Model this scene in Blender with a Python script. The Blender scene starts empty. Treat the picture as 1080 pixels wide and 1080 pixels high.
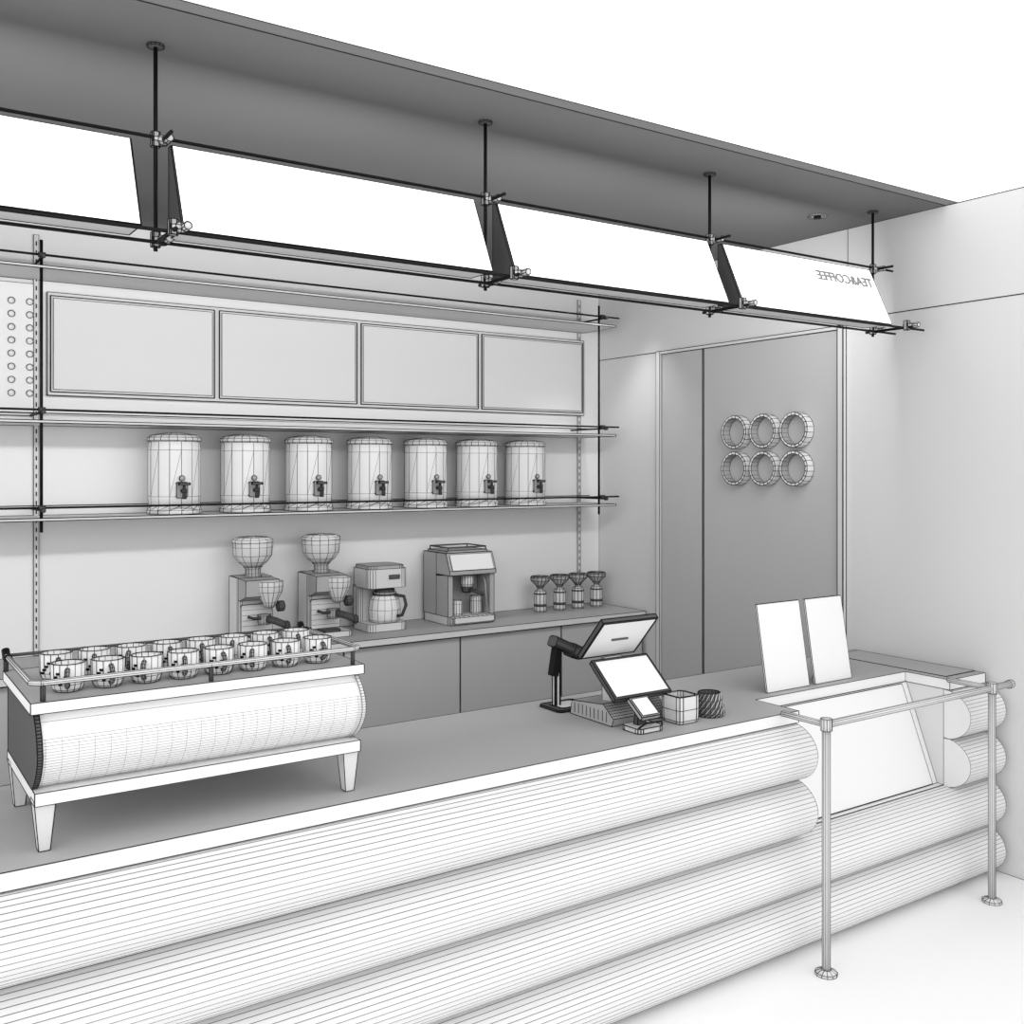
import bpy, math
from mathutils import Vector, Matrix

scene = bpy.context.scene
try:
    scene.view_settings.view_transform = 'Standard'
    scene.view_settings.look = 'None'
except Exception:
    pass
RS = 1.15   # global weight of the modelled mesh lines

# ------------------------------------------------------------------ materials
def mat(name, g, rough=0.7, emit=0.0, noise=0.0):
    m = bpy.data.materials.new(name)
    m.use_nodes = True
    nt = m.node_tree
    b = nt.nodes['Principled BSDF']
    b.inputs['Base Color'].default_value = (g, g, g, 1)
    b.inputs['Roughness'].default_value = rough
    b.inputs['Specular IOR Level'].default_value = 0.2
    if emit:
        b.inputs['Emission Color'].default_value = (1, 1, 1, 1)
        b.inputs['Emission Strength'].default_value = emit
    if noise:
        n = nt.nodes.new('ShaderNodeTexNoise'); n.inputs['Scale'].default_value = 3
        r = nt.nodes.new('ShaderNodeValToRGB')
        r.color_ramp.elements[0].color = (g - noise, g - noise, g - noise, 1)
        r.color_ramp.elements[1].color = (g + noise, g + noise, g + noise, 1)
        nt.links.new(n.outputs['Fac'], r.inputs['Fac'])
        nt.links.new(r.outputs['Color'], b.inputs['Base Color'])
    return m

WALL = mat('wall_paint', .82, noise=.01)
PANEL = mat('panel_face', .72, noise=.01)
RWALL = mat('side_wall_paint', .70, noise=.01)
DOORP = mat('door_panel_paint', .50, noise=.01)
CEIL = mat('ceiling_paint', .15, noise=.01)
FLOOR = mat('floor_screed', .9, noise=.02)
BLOCKER = mat('bounce_blocker_dark', .04, noise=.01)  # near-black, for the added sheet that soaks up floor bounce
TOP = mat('counter_stone', .41, .55, noise=.01)
WHITE = mat('white_plastic', .82)
ROLL = mat('fluted_panel', .76)
LIGHT = mat('light_grey', .68)
MID = mat('mid_grey', .42)
DARK = mat('dark_grey', .09)
BLACK = mat('black_line', .005, .6)
GLINE = mat('grey_line', .14, .8)
GLOW = mat('lightbox_face', .9, emit=1.0)
CAB = mat('cabinet_front', .48, noise=.01)

# ------------------------------------------------------------------ builder
class B:
    def __init__(s, name):
        s.name = name; s.v = []; s.f = []; s.mi = []; s.sm = []; s.mats = []
        s.x = Matrix.Identity(4)
    def m(s, material):
        if material not in s.mats: s.mats.append(material)
        return s.mats.index(material)
    def add(s, vs, fs, material, smooth=False, wire='all', r=.0015, lm=None, fm=None):
        base = len(s.v)
        P = [s.x @ Vector(p) for p in vs]
        s.v += P
        k = s.m(material)
        for i, f in enumerate(fs):
            s.f.append([base + j for j in f])
            s.mi.append(s.m(fm[i]) if fm and i in fm else k); s.sm.append(smooth)
        if wire:
            ed = {}
            for fi, f in enumerate(fs):
                for a, b in zip(f, f[1:] + f[:1]):
                    ed.setdefault((min(a, b), max(a, b)), []).append(fi)
            for (a, b), fl in ed.items():
                s.seg(P[a], P[b], r, lm or BLACK)
    def seg(s, p, q, r, material):
        r = r * RS
        d = q - p
        if d.length < 1e-5: return
        d.normalize()
        a = d.cross(Vector((0, 0, 1)))
        if a.length < .05: a = d.cross(Vector((0, 1, 0)))
        a.normalize(); b = d.cross(a)
        base = len(s.v); k = s.m(material)
        for c in (p, q):
            for i in range(3):
                t = 2 * math.pi * i / 3
                s.v.append(c + r * (math.cos(t) * a + math.sin(t) * b))
        for i in range(3):
            j = (i + 1) % 3
            s.f.append([base + i, base + j, base + 3 + j, base + 3 + i]); s.mi.append(k); s.sm.append(False)
    def line(s, p, q, r=.0015, material=None):
        s.seg(s.x @ Vector(p), s.x @ Vector(q), r, material or BLACK)
    def box(s, x0, x1, y0, y1, z0, z1, material=None, wire='all', r=.0015, top=None, lm=None):
        vs = [(x0,y0,z0),(x1,y0,z0),(x1,y1,z0),(x0,y1,z0),(x0,y0,z1),(x1,y0,z1),(x1,y1,z1),(x0,y1,z1)]
        fs = [[0,3,2,1],[4,5,6,7],[0,1,5,4],[1,2,6,5],[2,3,7,6],[3,0,4,7]]
        s.add(vs, fs, material or WHITE, False, wire, r, lm, {1: top} if top else None)
    def prism(s, prof, a0, a1, axis='x', material=None, wire='all', r=.0015, smooth=False, lm=None, cap=None, fmx=None):
        def P(u, v, a):
            return {'x': (a, u, v), 'y': (u, a, v), 'z': (u, v, a)}[axis]
        n = len(prof)
        vs = [P(u, v, a0) for u, v in prof] + [P(u, v, a1) for u, v in prof]
        fs = []
        for i in range(n):
            j = (i + 1) % n
            fs.append([i, j, n+j, n+i])
        c = len(fs)
        fs += [list(range(n))[::-1], [n+i for i in range(n)]]
        fm = dict(fmx or {})
        if cap: fm.update({c: cap, c+1: cap})
        s.add(vs, fs, material or WHITE, smooth, wire, r, lm, fm)
    def rbox(s, x0, x1, y0, y1, z0, z1, rad=.01, axis='z', seg=3, **kw):
        rng = {'x': (y0, y1, z0, z1, x0, x1), 'y': (x0, x1, z0, z1, y0, y1), 'z': (x0, x1, y0, y1, z0, z1)}[axis]
        u0, u1, v0, v1, a0, a1 = rng
        pr = []
        for cx, cy, t0 in ((u1-rad, v1-rad, 0), (u0+rad, v1-rad, 90), (u0+rad, v0+rad, 180), (u1-rad, v0+rad, 270)):
            for i in range(seg + 1):
                t = math.radians(t0 + 90*i/seg)
                pr.append((cx + rad*math.cos(t), cy + rad*math.sin(t)))
        s.prism(pr, a0, a1, axis, **kw)
    def lathe(s, prof, c=(0,0,0), seg=16, material=None, wire='all', r=.0012, smooth=True, axis='z', lm=None, caps=True):
        vs = []; fs = []
        for (rad, z) in prof:
            for i in range(seg):
                t = 2*math.pi*(i+.5)/seg
                a, b = rad*math.cos(t), rad*math.sin(t)
                p = {'z': (a, b, z), 'y': (a, z, b), 'x': (z, a, b)}[axis]
                vs.append((p[0]+c[0], p[1]+c[1], p[2]+c[2]))
        for k in range(len(prof)-1):
            for i in range(seg):
                j = (i+1) % seg
                fs.append([k*seg+i, k*seg+j, (k+1)*seg+j, (k+1)*seg+i])
        if caps:
            fs += [list(range(seg))[::-1]] if prof[0][0] > .0005 else []
            fs += [[(len(prof)-1)*seg+i for i in range(seg)]] if prof[-1][0] > .0005 else []
        s.add(vs, fs, material or WHITE, smooth, wire, r, lm)
    def tube(s, pts, rad, seg=8, material=None, wire=None, r=.0008, closed=False):
        pts = [Vector(p) for p in pts]; n = len(pts); vs = []; fs = []
        up = None
        for i, p in enumerate(pts):
            if closed: d = pts[(i+1) % n] - pts[i-1]
            else: d = pts[min(i+1, n-1)] - pts[max(i-1, 0)]
            d.normalize()
            if up is None:
                up = Vector((0,0,1)) if abs(d.z) < .9 else Vector((0,1,0))
            a = d.cross(up).normalized(); up = a.cross(d).normalized()
            for k in range(seg):
                t = 2*math.pi*k/seg
                vs.append(p + rad*(math.cos(t)*a + math.sin(t)*up))
        for i in range(n if closed else n-1):
            for k in range(seg):
                l = (k+1) % seg; j = (i+1) % n
                fs.append([i*seg+k, i*seg+l, j*seg+l, j*seg+k])
        if not closed:
            fs += [list(range(seg))[::-1], [(n-1)*seg+k for k in range(seg)]]
        s.add(vs, fs, material or LIGHT, True, wire, r)
    def mesh(s):
        me = bpy.data.meshes.new(s.name)
        me.from_pydata([tuple(p) for p in s.v], [], s.f)
        for m_ in s.mats: me.materials.append(m_)
        me.polygons.foreach_set('material_index', s.mi)
        me.polygons.foreach_set('use_smooth', s.sm)
        me.update()
        import bmesh
        bm = bmesh.new(); bm.from_mesh(me)
        bmesh.ops.recalc_face_normals(bm, faces=bm.faces)
        bm.to_mesh(me); bm.free()
        return me
    def done(s, loc=(0,0,0), rz=0):
        me = s.mesh()
        o = bpy.data.objects.new(s.name, me)
        o.location = loc; o.rotation_euler = (0, 0, rz)
        scene.collection.objects.link(o)
        return o

def copies(b, locs, rots=None):
    me = b.mesh(); out = []
    for i, l in enumerate(locs):
        o = bpy.data.objects.new(b.name, me); o.location = l
        if rots: o.rotation_euler = (0, 0, rots[i])
        scene.collection.objects.link(o); out.append(o)
    return out

# ------------------------------------------------------------------ room
XR, YB, ZC = 4.47, 5.50, 3.155
b = B('floor'); b.box(-4, 8, -3, 7, -.05, 0, FLOOR, wire=None); b.done()
b = B('added_bounce_blocker'); b.rbox(-1.4, 4.40, 3.32, 4.96, .0005, .012, .03, 'z', material=BLOCKER, r=.001); b.done()  # added unseen dark sheet, cuts floor bounce to darken low cabinets and doors
b = B('wall_back'); b.box(-1.5, XR, YB, YB+.15, 0, ZC, WALL, wire='all', r=.002)
b.done()
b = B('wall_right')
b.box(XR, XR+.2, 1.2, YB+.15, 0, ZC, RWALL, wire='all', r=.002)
b.line((XR, 1.2, 2.67), (XR, 3.40, 2.67), .0025)
b.line((XR, 3.40, 2.64), (XR, 3.40, ZC), .0025)
b.line((XR, 3.40, 2.64), (XR, YB, 2.64), .0025)
b.done()
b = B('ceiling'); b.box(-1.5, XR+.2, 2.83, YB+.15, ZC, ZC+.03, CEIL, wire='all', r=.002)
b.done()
b = B('door_1')
b.box(XR-.012, XR-.003, 3.46, 4.455, .0, 2.62, DOORP, r=.002); b.done()
b = B('door_2')
b.box(XR-.012, XR-.003, 4.47, 4.84, .0, 2.62, DOORP, r=.002); b.done()
b = B('trim_1'); b.box(XR-.03, XR, 4.84, 4.875, 0, 2.64, LIGHT, r=.0018); b.done()
b = B('trim_2'); b.box(XR-.03, XR, 3.41, 3.445, 0, 2.64, LIGHT, r=.0036); b.done()
b = B('trim_3'); b.box(XR-.02, XR, 3.445, 4.875, 2.62, 2.64, LIGHT, r=.0020); b.done()

# ------------------------------------------------------------------ wall shelving
b = B('open_shelf_unit')
SF = 5.15
for z in (1.637, 2.103, 2.837):
    b.box(-1.3, 4.33, SF, YB-.003, z-.012, z, LIGHT, r=.0026)
    b.tube([(-1.3, SF+.005, z+.05), (4.36, SF+.005, z+.05)], .006, 6, BLACK)
    b.tube([(-1.3, YB-.03, z+.05), (4.36, YB-.03, z+.05)], .003, 6, BLACK)
    for x in (-.35, .80, 4.22):
        b.tube([(x, SF-.04, z+.038), (x, YB-.004, z+.038)], .006, 6, BLACK)
        b.lathe([(.012, -.015), (.012, .015)], (x, SF+.005, z+.05), 8, DARK, axis='x')
        b.lathe([(.010, -.012), (.010, .012)], (x, SF-.03, z+.038), 8, DARK, axis='y')
for x in (-.35, .80, 4.20):
    b.tube([(x, SF+.02, 1.57), (x, SF+.02, 2.96)], .0075, 6, BLACK)
for x in (-.32, .826, 4.283):
    b.box(x-.012, x+.012, YB-.012, YB-.003, .935, 3.05, LIGHT, r=.0012)
    z = .97
    while z < 3.03:
        b.box(x-.003, x+.003, YB-.0135, YB-.011, z, z+.022, BLACK, wire=None); z += .045
b.done()

b = B('framed_wall_panels')
x0, x1, z0, z1 = .875, 4.309, 2.245, 2.765
b.box(x0, x1, YB-.03, YB-.003, z0, z1, LIGHT, r=.0022)
n = 4; w = (x1-x0)/n
for i in range(n):
    a = x0+i*w+.014; c = x0+(i+1)*w-.014
    b.box(a, c, YB-.034, YB-.029, z0+.018, z1-.018, LIGHT, r=.0036)
    b.box(a+.012, c-.012, YB-.037, YB-.033, z0+.03, z1-.03, PANEL, r=.0018)
b.done()

b = B('perforated_wall_board')
b.box(-1.2, .812, YB-.02, YB-.003, 2.14, 2.80, WHITE, r=.0016)
for i in range(12):
    for j in range(8):
        b.lathe([(.016, 0), (.016, -.003)], (.795-.083*i, YB-.02, 2.25+.0655*j), 12, WALL, axis='y', r=.0018)
b.done()

# ------------------------------------------------------------------ beverage dispensers
b = B('beverage_dispenser')
b.lathe([(.136, 0), (.136, .018), (.128, .045)], seg=14, material=WHITE, r=.0016)
b.lathe([(.128, .045), (.131, .09), (.131, .33), (.128, .375)], seg=14, material=WHITE, r=.0013)
b.lathe([(.128, .375), (.134, .38), (.134, .395), (.118, .408), (.06, .418), (.0, .42)], seg=20, material=LIGHT, r=.0015)
for i in range(14):
    t0 = 2*math.pi*(i+.5)/14; t1 = 2*math.pi*(i+1.5)/14
    b.line((.136*math.cos(t0), .136*math.sin(t0), .018), (.130*math.cos(t1), .130*math.sin(t1), .045), .0016)
    if i % 2:
        b.line((.131*math.cos(t0), .131*math.sin(t0), .09), (.131*math.cos(t1), .131*math.sin(t1), .33), .001)
b.rbox(-.028, .028, -.142, -.120, .085, .165, .008, 'y', material=MID, r=.0018)
b.tube([(0,-.14,.12), (0,-.175,.12), (0,-.182,.112), (0,-.182,.08)], .010, 10, DARK, 'all', .0012)
b.lathe([(.013, .112), (.013, .128), (.006, .135), (.006, .155)], (0,-.178,0), 10, DARK, r=.0012)
b.rbox(-.030, .030, -.188, -.172, .150, .162, .004, 'z', material=DARK, r=.0015)
b.lathe([(.014, -.135), (.014, -.142)], (0, 0, .185), 10, MID, axis='y', r=.0015)
copies(b, [(x, 5.315, 1.6395) for x in (1.461, 1.842, 2.209, 2.587, 2.962, 3.329, 3.70)])

# ------------------------------------------------------------------ back counter
b = B('back_counter')
b.box(-1.2, XR-.034, 4.97, YB-.004, .895, .93, LIGHT, top=TOP, r=.0020)
b.box(-1.2, XR-.034, 5.02, YB-.004, .09, .895, CAB, r=.0015)
b.box(-1.2, XR-.034, 5.07, YB-.004, .0, .09, DARK, wire=None)
xs = [-1.2, -.68, .06, .80, 1.54, 2.28, 3.02, 3.76, XR-.034]
for i in range(len(xs)-1):
    b.box(xs[i]+.003, xs[i+1]-.003, 5.002, 5.02, .095, .885, CAB, r=.0016)
b.done()
ZK = .9322

# ------------------------------------------------------------------ coffee grinders
b = B('coffee_grinder')
b.x = Matrix.Diagonal((1.03, 1, 1.025, 1))
b.rbox(-.115, .115, -.15, .15, 0, .03, .02, 'z', material=LIGHT, r=.0016)
b.rbox(-.095, .095, -.03, .14, .03, .34, .02, 'z', material=LIGHT, r=.0016)
b.prism([(-.03,.22),(-.13,.25),(-.135,.335),(.10,.345),(.14,.33)], -.09, .09, 'x', material=MID, r=.0018)
b.rbox(-.085, .085, -.045, -.03, .04, .20, .01, 'y', material=LIGHT, r=.0014)
for k in range(5):
    b.line((-.08, -.0455, .06+.028*k), (.08, -.0455, .06+.028*k), .001)
b.lathe([(.028, .19), (.038, .215), (.066, .27), (.07, .30), (.07, .325)], (.045, -.11, 0), 14, LIGHT, r=.0014)
b.lathe([(.045, .34), (.040, .36), (.040, .385), (.050, .395)], (0, .02, 0), 14, MID, r=.0014)
b.lathe([(.045, .395), (.075, .42), (.10, .455), (.104, .50), (.104, .525)], (0, .02, 0), 14, LIGHT, r=.0014)
b.lathe([(.106, .525), (.106, .54), (.08, .552), (.0, .556)], (0, .02, 0), 14, WHITE, r=.0013)
b.tube([(-.045,-.04,.135), (-.045,-.12,.135), (.045,-.12,.135), (.045,-.04,.135)], .007, 8, DARK, 'all', .001)
b.lathe([(.030, .10), (.034, .11), (.034, .145), (.036, .15)], (.02, -.10, 0), 14, MID, r=.0014)
b.tube([(.03,-.13,.13), (.06,-.17,.12), (.10,-.215,.10)], .018, 10, DARK, 'all', .001)
b.lathe([(.020, -.01), (.026, 0), (.020, .012)], (.10, -.215, .10), 10, DARK, axis='x')
b.lathe([(.028, 0), (.028, .03), (.018, .035)], (.09, -.11, .19), 10, DARK, axis='x')
b.rbox(-.05, .05, -.14, -.04, .03, .04, .01, 'z', material=DARK, r=.0012)
copies(b, [(1.885, 5.30, ZK), (2.285, 5.30, ZK)])

# ------------------------------------------------------------------ drip coffee maker
b = B('drip_coffee_maker')
b.rbox(-.125, .125, -.12, .12, 0, .045, .04, 'z', seg=4, material=LIGHT, r=.0014)
b.rbox(-.125, .125, .03, .12, .045, .26, .03, 'z', seg=4, material=LIGHT, r=.0014)
b.rbox(-.125, .125, -.12, .12, .25, .36, .04, 'z', seg=4, material=LIGHT, r=.0014)
b.rbox(-.115, .115, -.11, .11, .36, .378, .04, 'z', seg=4, material=MID, r=.0014)
b.rbox(.0, .07, -.124, -.119, .30, .325, .004, 'y', material=DARK, r=.001)
b.lathe([(.075, .046), (.09, .06), (.095, .12), (.085, .18), (.068, .205), (.068, .22)], (.01,-.045,0), 14, WHITE, r=.0012)
b.lathe([(.071, .195), (.071, .215)], (.01,-.045,0), 14, DARK, r=.001)
b.lathe([(.06, .22), (.06, .235), (.02, .245), (.0, .246)], (.01,-.045,0), 14, DARK, r=.001)
b.tube([(.05,-.115,.205), (.08,-.155,.20), (.088,-.165,.15), (.07,-.15,.09), (.05,-.13,.085)], .009, 8, DARK, 'all', .001)
b.done((2.645, 5.30, ZK))

# ------------------------------------------------------------------ compact espresso machine
b = B('compact_espresso_machine')
W, D0, D1 = .165, -.16, .16
b.rbox(-W, W, D0+.01, D1, 0, .05, .015, 'z', material=LIGHT, r=.0018)
b.rbox(-W+.015, W-.015, D0-.02, D0+.08, .012, .045, .01, 'z', material=LIGHT, r=.0015)
for i in range(9):
    b.line((-W+.035+i*.0325, D0-.018, .047), (-W+.035+i*.0325, D0+.06, .047), .0012)
b.box(-W, W, 0.0, D1, .05, .43, MID, r=.002)
b.box(-W, -W+.035, D0+.02, 0.0, .05, .30, MID, r=.0018)
b.box(W-.035, W, D0+.02, 0.0, .05, .30, MID, r=.0018)
b.prism([(0.0,.29),(D0,.30),(D0,.325),(D0+.045,.43),(0.0,.43)], -W, W, 'x', material=MID, r=.0022)
b.prism([(D0-.004,.328),(D0+.037,.422),(D0+.040,.418),(D0,.326)], -W+.02, W-.015, 'x', material=WHITE, r=.0015)
b.box(-W+.02, W-.02, -.09, D1-.02, .43, .442, MID, r=.002)
b.tube([(-W+.03,-.09,.462), (W-.03,-.09,.462), (W-.03,D1-.03,.462), (-W+.03,D1-.03,.462)], .005, 6, DARK, closed=True)
for px, py in ((-W+.03,-.09),(W-.03,-.09),(W-.03,D1-.03),(-W+.03,D1-.03)):
    b.tube([(px,py,.44),(px,py,.464)], .005, 6, DARK)
b.lathe([(.036, .22), (.040, .235), (.040, .29)], (0,-.09,0), 14, LIGHT, r=.0015)
b.lathe([(.030, .185), (.034, .19), (.036, .22)], (0,-.09,0), 14, DARK, r=.0012)
b.tube([(0,-.12,.205), (0.01,-.17,.20), (.02,-.235,.185)], .012, 8, DARK, 'all', .001)
b.tube([(0,-.09,.185), (0,-.095,.165)], .012, 8, MID, 'all', .001)
b.tube([(.105,-.10,.29), (.11,-.125,.24), (.115,-.135,.10)], .005, 6, LIGHT, 'all', .0008)
b.lathe([(.033, .05), (.036, .06), (.036, .12), (.032, .14)], (-.075,-.085,0), 14, WHITE, r=.0014)
b.lathe([(.030, .05), (.036, .06), (.034, .13), (.034, .16)], (.065,-.085,0), 14, LIGHT, r=.0014)
b.done((3.195, 5.30, ZK))

# ------------------------------------------------------------------ glass jiggers
b = B('glass_jigger')
b.lathe([(.038, 0), (.041, .008), (.041, .12), (.034, .135), (.018, .145), (.018, .155)], seg=10, material=LIGHT, r=.0018)
b.lathe([(.018, .155), (.028, .17), (.062, .205), (.064, .225), (.058, .232), (.0, .225)], seg=14, material=MID, r=.0022)
b.lathe([(.0425, .035), (.0425, .05)], seg=10, material=DARK, r=.0012)
b.lathe([(.0425, .115), (.0425, .122)], seg=10, material=DARK, r=.0012)
copies(b, [(x, 5.34, ZK) for x in (3.84, 4.0, 4.155, 4.315)])

# ------------------------------------------------------------------ round wall ring holders
b = B('wall_ring_holder')
b.lathe([(.098, 0), (.098, -.055)], seg=20, material=WHITE, r=.0013, axis='x', caps=False)
b.lathe([(.098, -.055), (.084, -.055)], seg=20, material=WHITE, r=.0022, axis='x', caps=False)
b.lathe([(.084, -.055), (.084, 0)], seg=20, material=MID, r=.0013, axis='x', caps=False)
copies(b, [(XR-.0145, y, z) for z in (2.09, 1.875) for y in (4.155, 3.935, 3.71)])

# ------------------------------------------------------------------ hanging light-box signs
YS = 3.08
b = B('hanging_sign_frame')
RX = [-.37, .796, 1.98, 3.136, 4.27]
for x in RX:
    b.tube([(x, YS+.02, ZC-.001), (x, YS+.02, 2.53)], .0065, 8, BLACK)
    b.lathe([(.025, ZC-.008), (.025, ZC-.001)], (x, YS+.02, 0), 12, DARK)
    b.tube([(x, YS+.06, 2.555), (x, 2.88, 2.555)], .0065, 8, BLACK)
    b.tube([(x+.02, YS+.06, 2.868), (x+.02, 3.0, 2.868)], .006, 8, BLACK)
    for y, z in ((YS+.02, 2.565), (2.91, 2.565), (YS+.02, 2.868)):
        b.lathe([(.013, -.022), (.016, -.008), (.016, .008), (.013, .022)], (x+.012, y, z), 8, LIGHT, axis='x', r=.0015)
        b.rbox(x-.012, x+.012, y-.012, y+.012, z-.022, z+.022, .004, 'z', seg=1, material=MID, r=.002)
        b.lathe([(.012, -.03), (.012, .0)], (x+.03, y-.015, z), 8, LIGHT, axis='y', r=.0015)
for y, z in ((YS+.005, 2.555), (2.925, 2.555), (YS+.02, 2.875)):
    b.tube([(-1.3, y, z), (4.43, y, z)], .0055, 8, BLACK)
b.done()
signs = []
for x0, x1 in ((-1.30, -.44), (-.35, .715), (.83, 1.905), (2.0, 3.079), (3.165, 4.185)):
    b = B('hanging_lightbox_sign')
    prof = [(YS, 2.565), (2.936, 2.565), (YS-.02, 2.845), (YS, 2.845)]
    b.prism(prof, x0, x1, 'x', material=DARK, r=.0018, cap=DARK, fmx={0: LIGHT})
    b.prism([(2.932, 2.567), (YS-.022, 2.846), (YS-.025, 2.844), (2.929, 2.566)], x0+.004, x1-.004, 'x', material=GLOW, r=.0012)
    so = b.done(); signs.append(so)
    al = bpy.data.lights.new('added_wall_fill', 'AREA'); al.shape = 'RECTANGLE'  # added fill lamp hidden behind each sign, brightens the back wall
    al.size = (x1-x0)*.9; al.size_y = .2; al.energy = 12.5*(x1-x0)
    ao = bpy.data.objects.new('added_wall_fill', al); ao.location = ((x0+x1)/2, YS+.006, 2.70)
    ao.rotation_euler = (math.radians(90-10), 0, 0)
    scene.collection.objects.link(ao); ao.parent = so
# the lettering reads back to front from this side, as in the photograph
cu = bpy.data.curves.new('sign_lettering', 'FONT')
cu.body = 'TEA&COFFEE'; cu.size = .070; cu.extrude = .002; cu.space_character = 1.0; cu.offset = .0008
tx = bpy.data.objects.new('sign_lettering', cu)
scene.collection.objects.link(tx)
d = Vector((0, 3.058-2.929, 2.846-2.566)).normalized()
xa = Vector((1, 0, 0)); na = xa.cross(d)
o = Vector((4.155, 2.929, 2.566)) + d*.200 + na*.004
tx.matrix_world = Matrix(((-xa.x, d.x, na.x, o.x), (-xa.y, d.y, na.y, o.y), (-xa.z, d.z, na.z, o.z), (0, 0, 0, 1)))
LET = mat('letter_grey', .30)
cu.materials.append(LET)
tx.parent = signs[-1]

b = B('recessed_downlight')
b.lathe([(.045, 0), (.045, -.006), (.034, -.006), (.030, -.001)], seg=20, material=LIGHT, r=.0015)
b.lathe([(.018, -.012), (.018, -.002)], seg=12, material=BLACK, r=.001)
b.done((4.11, 3.31, ZC-.0005))

# ------------------------------------------------------------------ bar counter
ZB = .92
b = B('bar_counter')
XL = -1.6
out = [(XL, 2.61), (3.13, 2.61), (3.13, 2.835), (4.15, 2.835), (4.15, 2.61), (XR-.034, 2.61), (XR-.034, 3.33), (XL, 3.33)]
n = len(out)
vs = [(x, y, ZB-.045) for x, y in out] + [(x, y, ZB) for x, y in out]
fs = [list(range(n))[::-1], list(range(n, 2*n))] + [[i, (i+1) % n, n+(i+1) % n, n+i] for i in range(n)]
b.add(vs, fs, WHITE, False, 'all', .0016, None, {1: TOP})
b.box(4.20, XR-.04, 2.66, 3.30, ZB, ZB+.002, MID, r=.0015)
b.box(XL, 3.12, 2.64, 3.28, .0, ZB-.045, LIGHT, r=.0015)
b.box(4.15, XR-.036, 2.64, 3.28, .0, ZB-.045, LIGHT, r=.0015)
b.prism([(2.64, 0), (2.64, .44), (2.672, .44), (2.83, ZB-.045), (3.28, ZB-.045), (3.28, 0)], 3.12, 4.15, 'x', material=WHITE, r=.0018)
b.prism([(2.668, .444), (2.826, ZB-.05), (2.832, ZB-.05), (2.674, .444)], 3.16, 4.11, 'x', material=WHITE, r=.002)
R = .111
def roll(xa, xb, zc):
    pr = []
    N = 22
    for i in range(N+1):
        t = math.pi/2 + math.pi*i/N
        pr.append((2.64 + (R+.02)*math.cos(t), zc + R*math.sin(t)))
    b.prism(pr, xa, xb, 'x', material=ROLL, smooth=False, wire='all', r=.0010, lm=GLINE)
for k in range(4):
    zc = ZB-.047-R - 2*R*k*.98
    if zc - R < 0: zc = R + .001
    if k < 2:
        roll(XL, 3.12, zc); roll(4.15, XR-.036, zc)
    else:
        roll(XL, XR-.036, zc)
b.done()

# guard rail in front of the display recess
b = B('guard_rail')
zr = .925; y0 = 2.40
b.tube([(3.03, y0, zr), (4.27, y0, zr)], .013, 10, LIGHT, 'all', .0009)
for x in (3.03, 4.13):
    b.tube([(x, y0, .0), (x, y0, zr+.01)], .015, 12, LIGHT, 'all', .0009)
    b.lathe([(.021, zr-.022), (.021, zr+.022)], (x, y0, 0), 12, LIGHT, r=.0012)
    b.tube([(x, y0, zr), (x, 2.606, zr)], .011, 8, LIGHT, 'all', .0009)
    b.lathe([(.04, 0), (.04, .01), (.018, .02)], (x, y0, 0), 12, LIGHT, r=.0012)
b.lathe([(.018, -.012), (.018, .012)], (4.27, y0, zr), 12, LIGHT, axis='x')
b.done()

# ------------------------------------------------------------------ large espresso machine on the bar
b = B('espresso_machine')
X0, X1 = .40, 1.275
Z0 = ZB+.0018
for xx in (X0, X1-.05):
    for ya, yb in ((2.69, 2.74), (3.09, 3.14)):
        b.add([(xx+.012,ya+.01,Z0),(xx+.038,ya+.01,Z0),(xx+.038,yb-.01,Z0),(xx+.012,yb-.01,Z0),
               (xx,ya,1.05),(xx+.05,ya,1.05),(xx+.05,yb,1.05),(xx,yb,1.05)],
              [[0,3,2,1],[4,5,6,7],[0,1,5,4],[1,2,6,5],[2,3,7,6],[3,0,4,7]], LIGHT, r=.0014)
b.box(X0, X1, 2.68, 3.15, 1.04, 1.072, WHITE, r=.0014)
pr = [(3.13, 1.072), (3.13, 1.268)]
NB = 26
for i in range(NB+1):
    t = i/NB
    z = 1.268 - .196*t
    y = 2.735 - .085*math.sin(math.pi*min(1, t*.93+.07))**.8
    pr.append((y, z))
b.prism(pr, X0+.012, X1-.012, 'x', material=WHITE, wire=None)
for i in range(2, len(pr)):
    if i > NB*.42 or i % 5 == 0:
        b.line((X0+.012, pr[i][0], pr[i][1]), (X1-.012, pr[i][0], pr[i][1]), .0006, GLINE)
for k in range(0, 45):
    x = X0+.02+k*(X1-X0-.04)/44
    for i in range(int(NB*.42), len(pr)-1):
        if k % 2 == 0:
            b.line((x, pr[i][0]-.0002, pr[i][1]), (x, pr[i+1][0]-.0002, pr[i+1][1]), .0003, GLINE)
big = [(3.14, 1.072), (3.14, 1.268)] + [(y-.008, z) for y, z in pr[2:]]
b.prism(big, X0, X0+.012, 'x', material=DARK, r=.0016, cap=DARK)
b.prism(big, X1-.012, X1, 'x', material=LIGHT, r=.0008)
b.box(X0-.01, X1+.01, 2.675, 3.16, 1.268, 1.296, WHITE, top=MID, r=.0014)
ZT = 1.296
ry0, ry1 = 2.69, 3.145
b.tube([(X0-.005, ry1, ZT+.045), (X0-.005, ry0+.02, ZT+.045), (X0+.015, ry0, ZT+.045), (X1-.015, ry0, ZT+.045), (X1+.005, ry0+.02, ZT+.045), (X1+.005, ry1, ZT+.045), ], .007, 8, LIGHT, 'all', .0008)
b.tube([(X0, ry1, ZT+.045), (X1, ry1, ZT+.045)], .005, 8, DARK)
for x, y in ((X0-.005, ry1), (X1+.005, ry1), (X0+.02, ry0), (X1-.02, ry0), ((X0+X1)/2, ry0)):
    b.tube([(x, y, ZT), (x, y, ZT+.047)], .006, 8, DARK, 'all', .0008)
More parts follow.
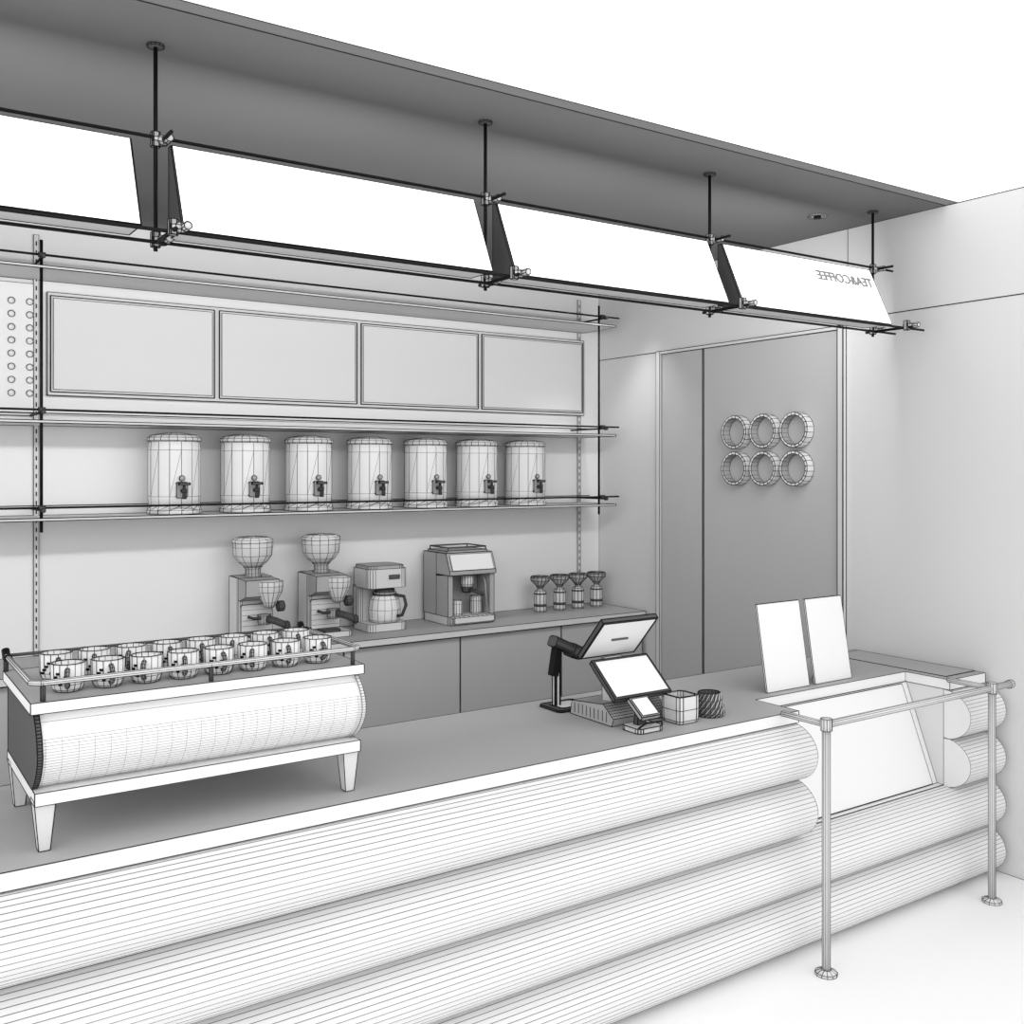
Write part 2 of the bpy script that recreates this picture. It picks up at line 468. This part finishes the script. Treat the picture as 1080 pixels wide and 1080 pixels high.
for x in (X0-.005, X1+.005):
    b.tube([(x, ry1+.01, ZT+.06), (x, ry1-.01, ZT+.04), (x, ry1-.05, ZT+.045)], .011, 8, BLACK)
b.box(X0+.03, X1-.03, 3.13, 3.17, 1.16, 1.255, MID, r=.0012)
b.box(X0+.03, X1-.03, 3.13, 3.26, 1.045, 1.07, MID, r=.0012)
for x in (.64, 1.04):
    b.lathe([(.035, 1.13), (.04, 1.145), (.04, 1.19)], (x, 3.20, 0), 14, LIGHT, r=.001)
    b.lathe([(.03, 1.10), (.034, 1.13)], (x, 3.20, 0), 14, DARK, r=.001)
    b.tube([(x, 3.22, 1.115), (x, 3.36, 1.10)], .012, 8, BLACK)
b.done()

# mugs
b = B('coffee_mug')
b.lathe([(.030, 0), (.036, .006), (.041, .02), (.042, .072), (.0385, .072), (.037, .02), (.0, .01)], seg=14, material=WHITE, r=.0010)
hp = []
for i in range(9):
    t = math.pi*i/8
    hp.append((-.0, -.040-.024*math.sin(t), .038+.022*math.cos(t)))
b.tube(hp, .0055, 8, MID, 'all', .0011)
for i in range(7):
    a = math.radians(-150+9*i)
    b.lathe([(.0045, 0), (.0045, .005)], (.0418*math.cos(a), .0418*math.sin(a), .020+.009*(i % 4)), 6, BLACK, wire='all', r=.0006)
locs = []; rots = []
for j, y in enumerate((2.785, 2.955)):
    for i in range(8):
        locs.append((.494+.0985*i, y, ZT+.0016)); rots.append(.2*math.sin(i*2.1+j) - .2)
copies(b, locs, rots)

# ------------------------------------------------------------------ POS terminal
ZP = ZB+.0018
b = B('point_of_sale_terminal')
b.prism([(2.83, ZP), (2.82, ZB+.03), (2.88, ZB+.075), (3.07, ZB+.055), (3.08, ZP)], 2.36, 2.63, 'x', material=MID, r=.0016)
for i in range(7):
    t = i/6
    b.line((2.36, 2.82+.06*t, ZB+.03+.045*t), (2.63, 2.82+.06*t, ZB+.03+.045*t), .0013)
for k in range(21):
    x = 2.37+k*.0125
    b.line((x, 2.82, ZB+.03), (x, 2.88, ZB+.075), .0009)
for k in range(9):
    b.line((2.359, 2.86+.024*k, ZB+.012), (2.359, 2.86+.024*k, ZB+.05), .0012)
b.prism([(2.90, ZB+.07), (2.945, .226+ZB), (2.975, .226+ZB), (2.97, ZB+.06)], 2.43, 2.52, 'x', material=LIGHT, r=.0014)
def slab(y0, z0, y1, z1, th, xa, xb, m1, inset, m2):
    dv = Vector((0, y1-y0, z1-z0)).normalized(); nv = Vector((0, -dv.z, dv.y))
    if nv.y > 0: nv = -nv
    p = [(y0, z0), (y1, z1), (y1-nv.y*th, z1-nv.z*th), (y0-nv.y*th, z0-nv.z*th)]
    b.prism(p, xa, xb, 'x', material=m1, r=.0025)
    q0 = Vector((0, y0, z0)) + dv*inset; q1 = Vector((0, y1, z1)) - dv*inset
    e = nv*.002
    b.prism([(q0.y, q0.z), (q1.y, q1.z), (q1.y+e.y, q1.z+e.z), (q0.y+e.y, q0.z+e.z)], xa+inset, xb-inset, 'x', material=m2, r=.0013)
slab(3.00, 1.146, 2.86, 1.300, .018, 2.345, 2.615, DARK, .007, WHITE)
slab(2.79, 1.030, 2.93, 1.150, .018, 2.345, 2.620, DARK, .009, WHITE)
b.box(2.44, 2.52, 2.923, 2.928, 1.216, 1.224, DARK, wire=None)
b.done()

# barcode scanner on stand
b = B('barcode_scanner_stand')
cx, cy = 2.41, 3.185
b.x = Matrix.Translation((0, 0, ZP-ZB))
b.rbox(cx-.085, cx+.085, cy-.085, cy+.06, ZB, ZB+.007, .02, 'z', material=DARK, r=.003)
b.rbox(cx-.055, cx+.055, cy-.060, cy+.035, ZB+.007, ZB+.010, .015, 'z', material=LIGHT, r=.002)
b.rbox(cx-.04-.013, cx-.04+.013, cy-.012, cy+.012, ZB+.008, ZB+.21, .005, 'z', material=LIGHT, r=.0028)
b.x = Matrix.Translation((cx-.03, cy, ZB+.245)) @ Matrix.Rotation(math.radians(25), 4, 'Y')
b.rbox(-.035, .085, -.028, .028, -.012, .03, .012, 'x', material=DARK, r=.0018)
b.rbox(.06, .10, -.034, .034, -.018, .034, .012, 'x', material=DARK, r=.0018)
b.x = Matrix.Translation((cx-.04, cy, ZB+.22)) @ Matrix.Rotation(math.radians(10), 4, 'Y')
b.rbox(-.016, .016, -.016, .016, -.09, .03, .006, 'z', material=BLACK, r=.002)
b.done()

# card reader
b = B('card_payment_reader')
b.rbox(2.37, 2.49, 2.69, 2.79, ZP, ZB+.018, .02, 'z', material=LIGHT, r=.0022)
b.prism([(2.745, ZB+.018), (2.74, ZB+.085), (2.755, ZB+.085), (2.765, ZB+.018)], 2.41, 2.45, 'x', material=DARK, r=.002)
slab(2.69, ZB+.06, 2.765, ZB+.115, .016, 2.385, 2.475, MID, .007, WHITE)
b.tube([(2.375, 2.70, ZB+.02), (2.385, 2.67, ZB+.045), (2.45, 2.66, ZB+.045), (2.49, 2.70, ZB+.02)], .004, 6, BLACK)
b.done()

# square pot
b = B('square_pen_holder')
def ring(hw, z):
    pts = []
    c = hw*.65
    for sx, sy in ((1,1),(-1,1),(-1,-1),(1,-1)):
        A = (sx*hw, sy*c); C = (sx*c, sy*hw); M_ = (sx*hw*.92, sy*hw*.92)
        pts += [A, M_, C] if sx*sy > 0 else [C, M_, A]
    return [(x, y, z) for x, y in pts]
rings = [ring(.048, 0), ring(.051, .010), ring(.052, .05), ring(.052, .1), ring(.044, .1), ring(.042, .02)]
vs = [p for r_ in rings for p in r_]; fs = []
for k in range(5):
    for i in range(12):
        j = (i+1) % 12; fs.append([k*12+i, k*12+j, (k+1)*12+j, (k+1)*12+i])
fs += [list(range(12))[::-1], list(range(60, 72))]
b.add(vs, fs, LIGHT, False, 'all', .0018)
b.done((2.632, 2.755, ZP))

b = B('woven_bowl')
N = 18
prof = [(.054, 0), (.059, .012), (.056, .035), (.050, .06), (.043, .088), (.039, .088), (.046, .05), (.050, .015), (.0, .012)]
b.lathe(prof, seg=N, material=DARK, r=.0012)
for k in range(4):
    for i in range(N):
        t0 = 2*math.pi*(i+.5)/N; t1 = 2*math.pi*(i+1.5)/N
        r0, z0 = prof[k]; r1, z1 = prof[k+1]
        b.line((r0*math.cos(t0), r0*math.sin(t0), z0), (r1*math.cos(t1), r1*math.sin(t1), z1), .0012, LIGHT)
b.done((2.79, 2.76, ZP))

def board(x0, x1):
    b = B('menu_board_stand')
    b.prism([(2.885, ZP), (2.945, ZB+.37), (2.953, ZB+.37), (2.893, ZP)], x0, x1, 'x', material=WHITE, r=.0016)
    b.prism([(2.925, ZB+.20), (2.99, ZP), (2.985, ZP), (2.921, ZB+.20)], (x0+x1)/2-.03, (x0+x1)/2+.03, 'x', material=LIGHT, wire=None)
    b.done()
board(3.26, 3.53); board(3.57, 3.82)

# ------------------------------------------------------------------ light
w = bpy.data.worlds.new('studio_world'); scene.world = w; w.use_nodes = True
bg = w.node_tree.nodes['Background']
bg.inputs['Color'].default_value = (1, 1, 1, 1); bg.inputs['Strength'].default_value = 1.55

l = bpy.data.lights.new('wall_washer', 'SPOT'); l.energy = 30; l.spot_size = math.radians(80); l.spot_blend = .8; l.shadow_soft_size = .05
lo = bpy.data.objects.new('ceiling_spot_light', l); lo.location = (4.2, 4.95, 3.1); lo.rotation_euler = (0, math.radians(5), 0)
scene.collection.objects.link(lo)

# ------------------------------------------------------------------ camera
cam = bpy.data.cameras.new('camera'); co = bpy.data.objects.new('camera', cam)
cam.lens = 35; cam.sensor_width = 36; cam.shift_y = -45/1080
co.location = (0, 0, 1.87); co.rotation_euler = (math.radians(90), 0, math.radians(-34.1))
scene.collection.objects.link(co); scene.camera = co
